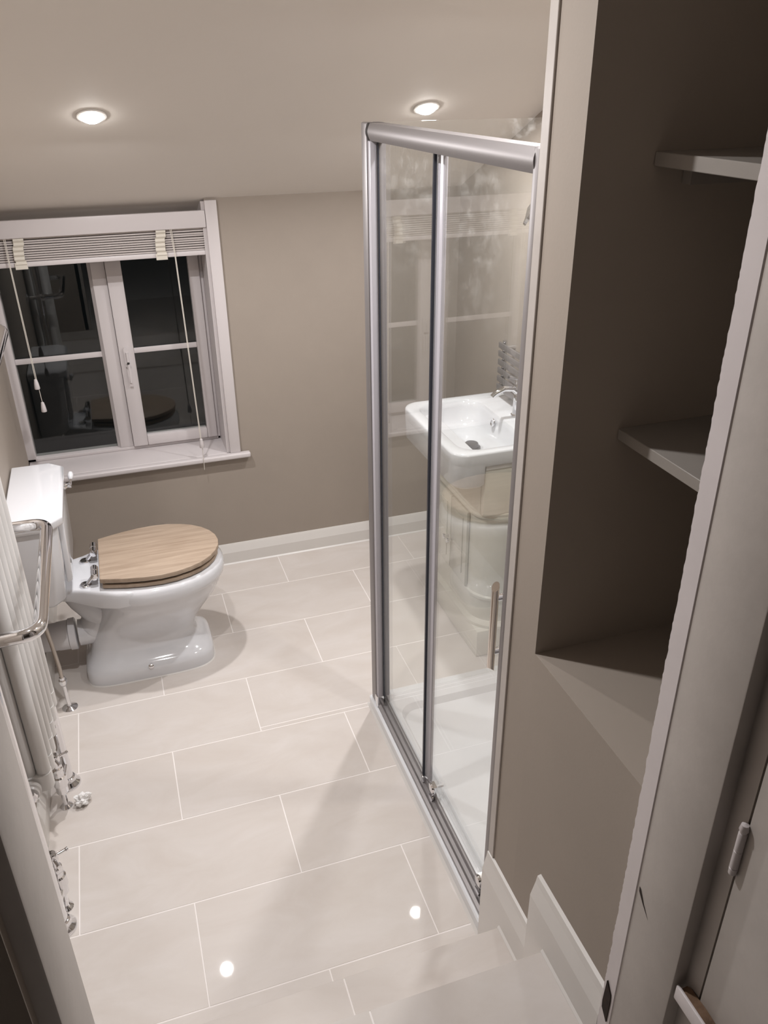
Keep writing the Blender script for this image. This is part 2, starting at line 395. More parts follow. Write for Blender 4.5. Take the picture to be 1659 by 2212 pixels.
# ------------------------------------------------------------------ window
YF = 3.50
W = thing('window_1', 'white two-light casement window with dark night panes behind the toilet', 'window', (-0.03, YF, 0.55), kind='structure')
ZT = 1.56
fr = MB().box(-0.45, -0.407, YF, YF+0.06, 0.548, ZT).box(-0.45, 0.376, YF, YF+0.06, 0.548, 0.563).box(-0.45, 0.376, YF, YF+0.06, 1.50, ZT)
fr.box(-0.059, -0.004, YF, YF+0.06, 0.563, ZT).box(0.362, 0.376, YF, YF+0.06, 0.548, ZT)
put('frame', fr, 'frame', W, bevel=0.003)
put('glazing_bead', MB().prism([(-0.059, YF-0.0), (-0.071, YF+0.018), (-0.059, YF+0.018)], 'z', 0.563, 1.5), 'frame', W)
sa = put('sash', MB().box(-0.003, 0.058, YF-0.016, YF+0.03, 0.566, 1.50).box(0.318, 0.361, YF-0.016, YF+0.03, 0.566, 1.50)
         .box(0.058, 0.318, YF-0.016, YF+0.03, 0.566, 0.611).box(0.058, 0.318, YF-0.016, YF+0.03, 1.455, 1.50), 'frame', W, bevel=0.004)
put('pane', MB().box(-0.407, -0.059, YF+0.028, YF+0.034, 0.563, 1.50), 'winglass', W)
put('pane', MB().box(0.058, 0.318, YF+0.008, YF+0.014, 0.611, 1.455), 'winglass', W)
put('glazing_bar', MB().box(-0.407, -0.059, YF+0.018, YF+0.027, 0.969, 0.991), 'frame', W, bevel=0.002)
put('glazing_bar', MB().box(0.058, 0.318, YF-0.001, YF+0.007, 0.976, 0.998), 'frame', W, bevel=0.002)
hd = put('handle', MB().loft([rrect(0.016, 0.037, 0.925, 1.012, 0.009, q) for q in (0, 1)]), 'frame', W)
me = hd.data
for v in me.vertices:          # the plate lies in the x-z plane of the sash
    x, y, z = v.co + ORG['window_1']
    v.co = Vector((x, YF-0.016-0.010*z, y)) - ORG['window_1']
put('handle_lever', MB().loft([rrect(0.019, 0.034, 0.0, 0.014, 0.004, 0)] and [[(a, YF-0.028-0.006*math.sin(t*PI), 0.945-0.10*t+dz) for a, dz in ((0.021, 0.0), (0.034, 0.0), (0.034, -0.002), (0.021, -0.002))] for t in [i/6 for i in range(7)]])
    .tube([(0.0275, YF-0.03, 0.99), (0.0275, YF-0.030, 0.86)], 0.0055, 10), 'frame', W, smooth=True)
put('lock_barrel', MB().lathe((0.027, YF-0.026, 0.945), (0, -1, 0), [(0, 0.007), (0.008, 0.007), (0.009, 0.004)], 16), 'chrome', W, smooth=True)
put('lock_keyhole', MB().lathe((0.027, YF-0.0352, 0.945), (0, -1, 0), [(0, 0.0052), (0.0006, 0.0052)], 16), 'dark', W)
put('reveal_board', MB().box(0.376, 0.39, YB-0.002, YF+0.06, 0.548, 1.58), 'frame', W)
put('sill', MB().box(XL+0.002, 0.39, YB-0.003, YF+0.06, 0.5285, 0.548).box(XL+0.002, 0.474, YB-0.035, YB-0.003, 0.527, 0.549), 'frame', W, bevel=0.006, seg=3)
put('side_trim', MB().box(0.389, 0.434, YB-0.016, YB-0.0005, 0.5495, 1.584), 'frame', W, bevel=0.002)
# night outside
struct('ground', MB().box(-3, 4, YB+0.4, 8, -2.1, -2.0), 'outside', 'dark ground outside the window at night', 'ground')

# ------------------------------------------------------------------ venetian blind
B = thing('venetian_blind', 'cream wooden venetian blind pulled up to the top of the window', 'blind', (-0.03, YB+0.03, 1.385))
BX0, BX1 = XL+0.006, 0.378
put('valance', MB().box(BX0, 0.388, YB-0.012, YB+0.006, 1.487, 1.549), 'frame', B, bevel=0.003)
put('head_rail', MB().box(BX0, BX1, YB+0.008, YB+0.058, 1.492, 1.535), 'slat', B)
nsl = 10
for i in range(nsl):
    z = 1.404 + i*0.0085
    yy = YB + 0.004 + random.uniform(-0.0015, 0.0015)
    tilt = random.uniform(-0.0012, 0.0012)
    mb = MB(); sec = [(yy, z), (yy+0.025, z+0.0022), (yy+0.05, z), (yy+0.05, z+0.0048), (yy+0.025, z+0.007), (yy, z+0.0048)]
    mb.loft([[(BX0, a, b - tilt) for a, b in sec], [(BX1, a, b + tilt) for a, b in sec]])
    put('slat', mb, 'slat', B)
put('bottom_rail', MB().box(BX0, BX1+0.001, YB+0.001, YB+0.053, 1.384, 1.402), 'frame', B, bevel=0.004)
for cx in (-0.283, 0.217):
    pts = []
    for i in range(13):
        z = 1.488 - i*0.0083
        pts.append((YB - 0.004 - (0.006 if i % 2 else 0.0), z, (0.004 if i in (4, 5, 6, 7, 8, 9) else 0.0)))
    mb = MB(); rings = []
    for (yy, z, dx) in pts:
        c = cx - dx - (1.488 - z)*0.06
        rings.append([(c-0.018, yy, z), (c+0.018, yy, z), (c+0.018, yy+0.0025, z), (c-0.018, yy+0.0025, z)])
    mb.loft(rings)
    mb.box(cx-0.028, cx+0.014, YB-0.007, YB+0.0, 1.378, 1.402)
    put('ladder_tape', mb, 'tape', B)
YC = YB - 0.022
def cord(pts, name='cord'): return put(name, MB().tube(pts, 0.0013, 6), 'cord', B, smooth=True)
cord([(-0.331, YB-0.008, 1.49), (-0.329, YC, 1.40), (-0.324, YC, 0.965)])
cord([(-0.326, YB-0.008, 1.49), (-0.326, YC, 1.40), (-0.320, YC, 0.958), (-0.317, YC, 0.87)])
cord([(0.252, YB-0.008, 1.49), (0.257, YC, 1.39), (0.268, YC-0.012, 0.62)])
cord([(0.257, YB-0.008, 1.49), (0.260, YC, 1.39), (0.271, YC-0.012, 0.62), (0.269, YC-0.016, 0.50)])
for (x, y, z) in ((-0.324, YC, 0.930), (-0.317, YC, 0.836), (0.270, YC-0.013, 0.603)):
    put('cord_acorn', MB().lathe((x, y, z), (0, 0, 1), [(0, 0.0095), (0.002, 0.0105), (0.022, 0.0085), (0.038, 0.0055), (0.040, 0.002)], 14), 'frame', B, smooth=True)

# ------------------------------------------------------------------ toilet
CY = 2.732
T = thing('toilet', 'white close-coupled toilet with a light oak seat standing under the window', 'toilet', (-0.06, CY, 0))
def oval(xb, xf, hw, z, nf=2.1, nb=2.6, xc=None, n=48):
    xc = (xb + xf)/2 if xc is None else xc
    out = []
    for k in range(n):
        t = 2*PI*k/n; c, s = math.cos(t), math.sin(t)
        e = nf if c >= 0 else nb
        a = (xf - xc) if c >= 0 else (xc - xb)
        # superellipse
        out.append((xc + a*math.copysign(abs(c)**(2/e), c), CY + hw*math.copysign(abs(s)**(2/e if True else 1), s), z))
    return out
pan = MB()
rings = [oval(-0.302, 0.172, 0.150, 0.0, 4.4, 5.5, -0.06), oval(-0.302, 0.172, 0.150, 0.040, 4.4, 5.5, -0.06),
         oval(-0.299, 0.168, 0.146, 0.055, 4.4, 5.5, -0.06), oval(-0.290, 0.152, 0.130, 0.066, 4.2, 5.2, -0.06),
         oval(-0.278, 0.126, 0.104, 0.085, 2.9, 4.0, -0.06), oval(-0.270, 0.114, 0.094, 0.115, 2.6, 3.8, -0.06),
         oval(-0.264, 0.120, 0.096, 0.150, 2.4, 3.4, -0.06), oval(-0.255, 0.142, 0.108, 0.185, 2.2, 3.0, -0.05),
         oval(-0.240, 0.172, 0.132, 0.225, 2.1, 2.6, -0.04), oval(-0.222, 0.205, 0.163, 0.270, 2.1, 2.4, -0.03),
         oval(-0.210, 0.229, 0.186, 0.315, 2.1, 2.3, -0.02), oval(-0.208, 0.240, 0.196, 0.348, 2.1, 2.3, -0.02),
         oval(-0.210, 0.249, 0.204, 0.356, 2.1, 2.3, -0.02), oval(-0.210, 0.253, 0.208, 0.372, 2.1, 2.3, -0.02), oval(-0.208, 0.251, 0.206, 0.400, 2.1, 2.3, -0.02),
         oval(-0.200, 0.240, 0.196, 0.414, 2.1, 2.3, -0.02), oval(-0.180, 0.215, 0.172, 0.416, 2.1, 2.3, -0.02)]
pan.loft(rings)
put('pan', pan, 'ceramic', T, smooth=True, autosmooth=60)
sh = MB()
def shelf_ring(x, hw, z0, z1): return [(x, CY-hw, z0), (x, CY+hw, z0), (x, CY+hw*1.0, z1-0.012), (x, CY+hw*0.97, z1), (x, CY-hw*0.97, z1), (x, CY-hw, z1-0.012)]
sh.loft([shelf_ring(-0.335, 0.106, 0.372, 0.416), shelf_ring(-0.30, 0.108, 0.366, 0.416), shelf_ring(-0.25, 0.128, 0.352, 0.416), shelf_ring(-0.20, 0.156, 0.346, 0.416), shelf_ring(-0.14, 0.188, 0.352, 0.416), shelf_ring(-0.08, 0.196, 0.36, 0.414)])
put('pan_shelf', sh, 'ceramic', T, smooth=True, bevel=0.006)
tr = MB()      # trapway that runs down from the shelf to the outlet
tr.tube([(-0.06, CY, 0.31), (-0.13, CY, 0.285), (-0.19, CY, 0.245), (-0.235, CY-0.006, 0.20), (-0.262, CY-0.010, 0.175)], [0.085, 0.085, 0.076, 0.062, 0.052], 24)
tr.tube([(-0.315, CY, 0.372), (-0.275, CY, 0.325), (-0.215, CY, 0.265), (-0.14, CY, 0.20)], [0.040, 0.058, 0.075, 0.088], 24)
tr.tube([(-0.24, CY-0.01, 0.17), (-0.305, CY-0.01, 0.170)], 0.050, 24)
put('trapway', tr, 'ceramic', T, smooth=True, autosmooth=60)
# floor fixing screw cap
put('fixing_cap', MB().lathe((-0.07, CY-0.144, 0.052), (0, -1, 0.45), [(0, 0.011), (0.006, 0.010), (0.010, 0.005), (0.0105, 0.0)], 16), 'chrome', T, smooth=True)
put('sealant_bead', MB().loft([oval(-0.306, 0.176, 0.154, 0.0004, 4.4, 5.5, -0.06), oval(-0.302, 0.172, 0.1505, 0.004, 4.4, 5.5, -0.06)]), 'skirt', T)
# seat and lid: D outline measured off the photograph's lid
half = [(-0.188, 0.148), (-0.182, 0.150), (-0.150, 0.160), (-0.100, 0.174), (-0.040, 0.185), (0.015, 0.189), (0.070, 0.183), (0.120, 0.167), (0.160, 0.146), (0.195, 0.115), (0.220, 0.080), (0.236, 0.040), (0.241, 0.0)]
out = [(x, CY-h) for x, h in half] + [(x, CY+h) for x, h in reversed(half[:-1])]
def plate(scale, z0, z1, name, mat, b):
    cx = 0.02
    poly = [(cx + (x-cx)*scale, CY + (y-CY)*scale) for x, y in out]
    return put(name, MB().prism(poly, 'z', z0, z1), mat, T, bevel=b, smooth=True, autosmooth=30)
for k, (x, y) in enumerate(((0.12, CY-0.13), (0.12, CY+0.13), (-0.12, CY-0.13), (-0.12, CY+0.13))):
    put('buffer', MB().lathe((x, y, 0.413), (0, 0, 1), [(0, 0.010), (0.010, 0.010)], 12), 'dark', T)
plate(0.975, 0.420, 0.435, 'seat', 'lid', 0.003)
plate(0.93, 0.435, 0.4445, 'seat_gap_shade', 'dark', 0.0)  # solid black filler, painted as the shade between seat and lid
plate(1.0, 0.4445, 0.463, 'lid', 'lid', 0.003)
for y in (CY-0.085, CY+0.085):
    h = put('hinge', MB().lathe((-0.205, y-0.034, 0.456), (0, 1, 0), [(0, 0.007), (0.002, 0.0135), (0.030, 0.0135), (0.031, 0.012), (0.036, 0.012), (0.037, 0.0135), (0.066, 0.0135), (0.068, 0.007)], 18)
        .tube([(-0.232, y-0.014, 0.425), (-0.211, y-0.014, 0.450)], 0.007, 10), 'chrome', T, smooth=True)
    put('hinge_cap', MB().lathe((-0.240, y-0.012, 0.4155), (0, 0, 1), [(0, 0.020), (0.006, 0.020), (0.009, 0.017), (0.0095, 0.0)], 22), 'chrome', h, smooth=True)
# cistern
cz0, cz1 = 0.412, 0.711
def tank(x0, x1, hw, ch, z):   # octagon-fronted outline
    return [(x0, CY-hw, z), (x1-ch, CY-hw, z), (x1, CY-hw+ch, z), (x1, CY+hw-ch, z), (x1-ch, CY+hw, z), (x0, CY+hw, z)]
ct = MB().loft([tank(XL+0.006, -0.315, 0.198, 0.030, cz0), tank(XL+0.006, -0.302, 0.210, 0.030, cz0+0.02), tank(XL+0.006, -0.287, 0.218, 0.028, 0.56), tank(XL+0.006, -0.280, 0.222, 0.028, cz1)])
put('cistern', ct, 'ceramic', T, bevel=0.006, seg=3)
fp = MB().loft([[(-0.292, CY-0.150, 0.47), (-0.272, CY-0.145, 0.475), (-0.272, CY+0.145, 0.475), (-0.292, CY+0.150, 0.47)],
                [(-0.281, CY-0.160, cz1), (-0.262, CY-0.155, cz1), (-0.262, CY+0.155, cz1), (-0.281, CY+0.160, cz1)]])
put('cistern_panel', fp, 'ceramic', T, bevel=0.006, seg=3)
cl = MB().loft([tank(XL+0.004, -0.272, 0.228, 0.034, cz1), tank(XL+0.004, -0.258, 0.240, 0.040, cz1+0.012), tank(XL+0.004, -0.256, 0.242, 0.040, cz1+0.036), tank(XL+0.006, -0.266, 0.233, 0.040, cz1+0.047)])
put('cistern_lid', cl, 'ceramic', T, bevel=0.004, seg=3)
lv = put('flush_lever', MB().lathe((-0.268, CY+0.165, 0.690), (1, 0, 0), [(0, 0.014), (0.006, 0.014), (0.010, 0.010), (0.016, 0.009), (0.020, 0.011), (0.026, 0.011), (0.029, 0.006)], 18)
         .tube([(-0.245, CY+0.165, 0.690), (-0.243, CY+0.180, 0.697), (-0.242, CY+0.190, 0.703)], [0.006, 0.005, 0.0055], 10), 'chrome', T, smooth=True)
put('lever_knob', MB().lathe((-0.242, CY+0.188, 0.702), (0.1, 0.6, 0.6), [(0, 0.006), (0.006, 0.0095), (0.018, 0.0105), (0.028, 0.007), (0.030, 0.0)], 16), 'ceramic', lv, smooth=True)
# waste pipe
P_ = put('waste_connector', MB().lathe((XL+0.001, CY-0.01, 0.170), (1, 0, 0), [(0, 0.050), (0.055, 0.052), (0.062, 0.054), (0.098, 0.055), (0.10, 0.050)], 32), 'plastic', T, smooth=True)
put('collar', MB().lathe((XL+0.100, CY-0.01, 0.170), (1, 0, 0), [(0, 0.056), (0.002, 0.059), (0.024, 0.060), (0.026, 0.056)], 32), 'plastic', P_, smooth=True)
# flexible water hose to the cistern
H = thing('supply_hose', 'braided steel water hose rising from a floor flange to the cistern', 'hose', (-0.366, 2.512, 0))
put('flange', MB().lathe((-0.366, 2.512, 0.0), (0, 0, 1), [(0, 0.027), (0.002, 0.027), (0.008, 0.014), (0.011, 0.009)], 26), 'chrome', H, smooth=True)
put('tail', MB().tube([(-0.366, 2.512, 0.002), (-0.370, 2.515, 0.105)], 0.0075, 14), 'chrome', H, smooth=True)
put('isolating_valve', MB().lathe((-0.370, 2.515, 0.100), (0, 0, 1), [(0, 0.009), (0.004, 0.011), (0.010, 0.011), (0.012, 0.0145), (0.024, 0.0145), (0.027, 0.010), (0.036, 0.0095)], 8), 'chrome', H)
put('braid', MB().tube([(-0.370, 2.515, 0.130), (-0.371, 2.517, 0.18), (-0.379, 2.53, 0.27), (-0.389, 2.54, 0.36), (-0.393, 2.543, 0.405)], 0.0072, 12), 'steel', H, smooth=True)
put('nut', MB().lathe((-0.393, 2.543, 0.388), (0, 0, 1), [(0, 0.009), (0.003, 0.012), (0.022, 0.012)], 6), 'chrome', H)

# ------------------------------------------------------------------ column radiator with chrome towel rails
R = thing('towel_radiator', 'white column radiator in a chrome floor-standing towel rail beside the door', 'radiator', (-0.38, 1.87, 0))
LY0, LY1 = 1.607, 2.134
LXS = {LY0: -0.378, LY1: -0.366}
for ly in (LY0, LY1):
    LX = LXS[ly]
    lg = put('leg', MB().tube([(LX, ly, 0.01), (LX, ly, 1.47)], 0.0165, 20), 'chrome', R, smooth=True)
    put('floor_flange', MB().lathe((LX, ly, 0.0), (0, 0, 1), [(0, 0.036), (0.004, 0.036), (0.010, 0.033), (0.017, 0.024), (0.022, 0.0225), (0.030, 0.0215), (0.032, 0.017)], 30), 'chrome', lg, smooth=True)
for z in (0.93, 1.461):
    put('towel_loop', MB().tube(fillet([(LXS[LY1], LY1, z), (-0.258, LY1, z), (-0.258, LY0, z), (LXS[LY0], LY0, z)], 0.045, 8), 0.0158, 20), 'chrome', R, smooth=True)
    for ly in (LY0, LY1):
        LX = LXS[ly]
        put('wall_arm', MB().tube([(XL+0.001, ly, z), (LX, ly, z)], 0.0125, 16).lathe((XL+0.001, ly, z), (1, 0, 0), [(0, 0.027), (0.004, 0.027), (0.010, 0.015)], 22), 'chrome', R, smooth=True)
        put('ball_joint', MB().lathe((LX, ly, z-0.023), (0, 0, 1), [(0, 0.012), (0.006, 0.019), (0.016, 0.0235), (0.023, 0.0245), (0.030, 0.0235), (0.040, 0.019), (0.046, 0.012)], 20), 'chrome', R, smooth=True)
RZ0, RZ1 = 0.405, 1.20
cols = [-0.416, -0.3805, -0.345]
nsec = 6
for i in range(nsec):
    y = 1.716 + i*0.064
    mb = MB()
    for cx in cols: mb.tube([(cx, y, RZ0+0.012), (cx, y, RZ1-0.012)], 0.0176, 16)
    for z in (RZ0+0.022, RZ1-0.022):
        mb.loft([rrect(cols[0]-0.0175, cols[-1]+0.0175, y-0.0225, y+0.0225, 0.0195, z+dz) for dz in (-0.024, -0.018, 0.018, 0.024)])
        mb.tube([(cols[1], y-0.032, z), (cols[1], y+0.032, z)], 0.0165, 12)
    put('column_section', mb, 'radwhite', R, smooth=True, autosmooth=50)
for z in (RZ0+0.022, RZ1-0.022):
    for ys, dy, ye in ((1.684, -1, LY0), (2.068, 1, LY1)):
        put('bush', MB().lathe((cols[1], ys, z), (0, dy, 0), [(0, 0.027), (0.010, 0.027), (0.013, 0.023), (0.020, 0.022)], 22), 'radwhite', R, smooth=True)
        put('union_nut', MB().lathe((cols[1], ys+dy*0.02, z), (0, dy, 0), [(0, 0.019), (0.014, 0.019), (0.016, 0.014)], 8), 'chrome', R)
        put('union_tail', MB().tube(fillet([(cols[1], ys+dy*0.03, z), (cols[1], ye-dy*0.012, z), (LXS[ye], ye, z)], 0.012, 4), 0.0105, 14), 'chrome', R, smooth=True)
def valve(y, dy, vx):
    v = put('valve', MB().lathe((vx, y, 0.060), (0, 0, 1), [(0, 0.012), (0.004, 0.018), (0.030, 0.018), (0.034, 0.0215), (0.066, 0.0205), (0.070, 0.016), (0.086, 0.0150), (0.090, 0.0175), (0.100, 0.0165), (0.104, 0.0110), (0.124, 0.0105), (0.126, 0.014), (0.146, 0.0145), (0.152, 0.010), (0.153, 0.0)], 20), 'chrome', R, smooth=True)
    put('cross_handle', MB().tube([(vx-0.030, y-0.014, 0.197), (vx+0.030, y+0.014, 0.197)], [0.0045, 0.0035, ][0:1]*2, 10).tube([(vx-0.014, y+0.030, 0.197), (vx+0.014, y-0.030, 0.197)], 0.0042, 10)
        .lathe((vx+0.030, y+0.014, 0.197), (0.9, 0.42, 0), [(0, 0.003), (0.003, 0.0055), (0.008, 0.0055), (0.010, 0.0)], 10).lathe((vx-0.030, y-0.014, 0.197), (-0.9, -0.42, 0), [(0, 0.003), (0.003, 0.0055), (0.008, 0.0055), (0.010, 0.0)], 10)
        .lathe((vx-0.014, y+0.030, 0.197), (-0.42, 0.9, 0), [(0, 0.003), (0.003, 0.0055), (0.008, 0.0055), (0.010, 0.0)], 10).lathe((vx+0.014, y-0.030, 0.197), (0.42, -0.9, 0), [(0, 0.003), (0.003, 0.0055), (0.008, 0.0055), (0.010, 0.0)], 10), 'chrome', v, smooth=True)
    put('valve_pipe', MB().tube([(vx, y, 0.003), (vx, y, 0.065)], 0.0085, 14), 'chrome', R, smooth=True)
    put('pipe_flange', MB().lathe((vx, y, 0.0), (0, 0, 1), [(0, 0.019), (0.002, 0.019), (0.006, 0.015), (0.010, 0.010)], 26), 'chrome', R, smooth=True)
    put('valve_link', MB().tube([(vx, y, 0.085), (LXS[LY1 if dy > 0 else LY0], y+dy, 0.085)], 0.012, 14), 'chrome', R, smooth=True)
valve(2.040, 0.094, -0.374); valve(1.668, -0.060, -0.371)
# crumpled tissue against the valve flange
bm = bmesh.new(); bmesh.ops.create_icosphere(bm, subdivisions=4, radius=1.0)
for v in bm.verts:
    d = v.co.normalized()
    n = 0.75 + 0.22*math.sin(5*d.x+3*d.z) * math.cos(4*d.y-2*d.x) + random.uniform(-0.09, 0.09)
    v.co = Vector((d.x*0.031*n, d.y*0.026*n, max(d.z, -0.72)*0.024*n))
mz = min(v.co.z for v in bm.verts)
me = bpy.data.meshes.new('crumpled_tissue')
for v in bm.verts: v.co.z -= mz
bm.to_mesh(me); bm.free(); me.materials.append(MAT['tissue'])
to = bpy.data.objects.new('crumpled_tissue', me); COL.objects.link(to); to.location = (-0.325, 2.036, 0.0005); to.rotation_euler = (0, 0, 0.6)
tag(to, 'crumpled scrap of white tissue on the tiles beside the radiator valve', 'tissue')

# ------------------------------------------------------------------ shower tray
TX0, TX1, TY0, TY1, TZ = 0.655, XR-0.001, 1.233, 2.186, 0.042
t_ = MB()
rg = [rrect(TX0, TX1, TY0, TY1, 0.012, 0.0), rrect(TX0, TX1, TY0, TY1, 0.012, TZ-0.006), rrect(TX0+0.004, TX1-0.004, TY0+0.004, TY1-0.004, 0.012, TZ-0.001), rrect(TX0+0.010, TX1-0.010, TY0+0.010, TY1-0.010, 0.012, TZ),
      rrect(TX0+0.070, TX1-0.050, TY0+0.050, TY1-0.085, 0.060, TZ), rrect(TX0+0.076, TX1-0.056, TY0+0.056, TY1-0.092, 0.058, TZ-0.003), rrect(TX0+0.088, TX1-0.066, TY0+0.066, TY1-0.106, 0.052, TZ-0.024), rrect(TX0+0.110, TX1-0.090, TY0+0.090, TY1-0.130, 0.040, TZ-0.028)]
t_.loft(rg)
tray = put('shower_tray', t_, 'acrylic', None, smooth=True, autosmooth=30)
tag(tray, 'low white shower tray with a shallow raised rim', 'shower tray')
put('sealant_bead', MB().prism([(TX0, 0.0004), (TX0-0.007, 0.0004), (TX0, 0.006)], 'y', TY0, TY1), 'skirt', tray)

# ------------------------------------------------------------------ shower enclosure
E_ = thing('shower_enclosure', 'framed glass shower enclosure with a sliding door and side panel', 'shower', (0.69, 1.7, TZ))
ZTOP, ZR0 = 1.888, 1.848
put('corner_post', MB().box(0.662, 0.690, 2.128, 2.170, TZ, ZTOP), 'alu', E_, bevel=0.004)
put('post_channel', MB().box(0.690, 0.712, 2.120, 2.170, TZ, ZTOP), 'alu', E_, bevel=0.003)
put('post_seal', MB().box(0.6655, 0.6835, 2.108, 2.128, TZ+0.02, ZR0), 'seal', E_, bevel=0.003)
put('wall_profile', MB().box(0.664, 0.708, 1.2335, 1.253, TZ, ZTOP+0.001), 'alu', E_, bevel=0.004)
arc = [(0.668 - 0.007*math.sin(PI*t), ZR0 + (ZTOP-ZR0)*t) for t in [i/8 for i in range(9)]] + [(0.706, ZTOP), (0.706, ZR0)]
put('top_rail', MB().prism(arc, 'y', 1.246, 2.126), 'alu', E_, smooth=True, autosmooth=40)
put('rail_end_cap', MB().prism([(a-0.001 if a < 0.67 else a, z) for a, z in arc], 'y', 2.114, 2.1275), 'dark', E_)
bot = [(0.664, TZ), (0.664, TZ+0.012), (0.672, TZ+0.016), (0.680, TZ+0.010), (0.690, TZ+0.010), (0.693, TZ+0.022), (0.698, TZ+0.022), (0.700, TZ+0.012), (0.706, TZ+0.010), (0.706, TZ)]
put('bottom_rail', MB().prism(bot, 'y', 1.246, 2.126), 'alu', E_)
put('rail_foot', MB().box(0.660, 0.686, 2.106, 2.130, TZ, TZ+0.045), 'chrome', E_, bevel=0.003)
put('fixed_pane', MB().box(0.687, 0.693, 1.737, 2.124, TZ+0.012, ZR0+0.005), 'shglass', E_)
put('pane_edge', MB().box(0.6865, 0.6935, 1.730, 1.7365, TZ+0.016, ZR0), 'darkedge', E_)
put('post_gasket', MB().box(0.684, 0.6865, 2.100, 2.107, TZ+0.045, ZR0), 'darkedge', E_)
dr = put('sliding_door', MB().box(0.699, 0.705, 1.254, 1.700, TZ+0.03, ZR0+0.003), 'shglass', E_)
put('door_strip', MB().box(0.6965, 0.7075, 1.700, 1.748, TZ+0.03, ZR0), 'seal', dr, bevel=0.003)
put('strip_end', MB().box(0.684, 0.700, 1.722, 1.738, TZ+0.012, TZ+0.034), 'chrome', dr, bevel=0.002)
for y in (1.655, 1.315):
    q = put('roller', MB().lathe((0.690, y, TZ+0.052), (-1, 0, 0), [(0, 0.018), (0.003, 0.019), (0.008, 0.017), (0.010, 0.010), (0.011, 0.0)], 20)
        .loft([[(x_, y-0.012, TZ+0.030), (x_, y+0.012, TZ+0.030), (x_, y+0.014, TZ+0.066), (x_, y-0.014, TZ+0.066)] for x_ in (0.686, 0.699)])
        .lathe((0.689, y, TZ+0.018), (-1, 0, 0), [(0, 0.012), (0.006, 0.012)], 16), 'chrome', dr, smooth=True)
    put('roller_lever', MB().tube([(0.706, y, TZ+0.055), (0.722, y-0.004, TZ+0.060)], 0.005, 8), 'plastic', q, smooth=True)
HX, HY = 0.660, 1.276
hn = put('handle', MB().loft([[(HX + 0.0082*math.cos(2*PI*k/20), HY + 0.0082*math.sin(2*PI*k/20), z - s*0.0082*math.sin(2*PI*k/20 + 0.9)) for k in range(20)] for z, s in ((0.842, 1.0), (1.056, -1.0))]), 'nickel', dr, smooth=True, autosmooth=30)
for z in (0.890, 1.028):
    put('standoff', MB().tube([(HX+0.004, HY, z), (0.6985, HY-0.0, z)], 0.0075, 16), 'chrome', hn, smooth=True)
put('side_pane', MB().box(0.713, XR-0.022, 2.150, 2.156, TZ+0.003, ZTOP), 'shglass', E_)
put('side_wall_profile', MB().box(XR-0.024, XR-0.001, 2.138, 2.168, TZ+0.001, ZTOP), 'alu', E_, bevel=0.003)

# shower head on a bracket from the stub wall
SH = thing('shower_set', 'chrome shower head on a riser rail inside the enclosure', 'shower', (0.95, 1.25, 1.1))
put('riser', MB().tube([(0.95, 1.285, 0.95), (0.95, 1.285, 1.86)], 0.010, 16), 'chrome', SH, smooth=True)
for z in (0.97, 1.84):
    put('bracket', MB().tube([(0.95, 1.2335, z), (0.95, 1.285, z)], 0.014, 16), 'chrome', SH, smooth=True)
put('slider', MB().lathe((0.95, 1.285, 1.735), (0, 0, 1), [(0, 0.018), (0.05, 0.018)], 18), 'chrome', SH, smooth=True)
put('arm', MB().tube([(0.94, 1.30, 1.76), (0.885, 1.38, 1.79), (0.826, 1.48, 1.790)], [0.011, 0.011, 0.013], 14), 'chrome', SH, smooth=True)
put('rose', MB().lathe((0.808, 1.500, 1.764), (0.686, -0.461, -0.554), [(-0.010, 0.012), (-0.002, 0.030), (0.001, 0.041), (0.007, 0.041), (0.008, 0.036)], 26), 'chrome', SH, smooth=True)
put('mixer_valve', MB().tube([(0.83, 1.285, 1.05), (1.07, 1.285, 1.05)], 0.024, 20).tube([(0.87, 1.2335, 1.05), (0.87, 1.285, 1.05)], 0.018, 16).tube([(1.03, 1.2335, 1.05), (1.03, 1.285, 1.05)], 0.018, 16), 'chrome', SH, smooth=True)

# ------------------------------------------------------------------ vanity, basin, tap
V = thing('vanity_unit', 'cream vanity cupboard with rounded corner standing under the washbasin', 'cupboard', (1.28, 2.56, 0))
VX, VY0, VY1 = 1.128, 2.302, 2.822
rr = (0.11, 0.003, 0.003, 0.11)
def vr(d, z): return rrect(VX-d, XR-0.002, VY0-d, VY1+d, (0.11+d, 0.003, 0.003, 0.11+d), z, 10)
put('body', MB().loft([vr(0, 0.120), vr(0, 0.614)]), 'cream', V, smooth=True)
for a, b in ((VY0, VY0+0.03), (VY1-0.03, VY1)):
    put('side_panel', MB().box(VX-0.004, XR-0.002, a, b, 0.614, 0.796), 'cream', V, bevel=0.004)
put('front_panel', MB().box(VX-0.004, VX+0.014, VY0+0.03, VY1-0.03, 0.614, 0.732), 'cream', V)
put('plinth', MB().box(VX-0.004, XR-0.002, VY0-0.002, VY1+0.002, 0.001, 0.118), 'cream', V, bevel=0.004)
put('plinth_moulding', MB().loft([vr(0.000, 0.118), vr(0.014, 0.119), vr(0.014, 0.130), vr(0.004, 0.142), vr(0.0, 0.146)]), 'cream', V, smooth=True)
put('lower_moulding', MB().loft([vr(0.000, 0.236), vr(0.006, 0.240), vr(0.006, 0.250), vr(0.0, 0.256)]), 'cream', V, smooth=True)
put('waist_moulding', MB().loft([vr(0.000, 0.580), vr(0.008, 0.584), vr(0.010, 0.592), vr(0.005, 0.600), vr(0.007, 0.606), vr(0.005, 0.612), vr(0.0, 0.614)]), 'cream', V, smooth=True)
for a, b in ((VY0-0.004, VY0+0.03), (VY1-0.03, VY1+0.004)):
    put('top_edging', MB().box(VX-0.004, XR-0.002, a, b, 0.796, 0.815), 'skirt', V, bevel=0.003)
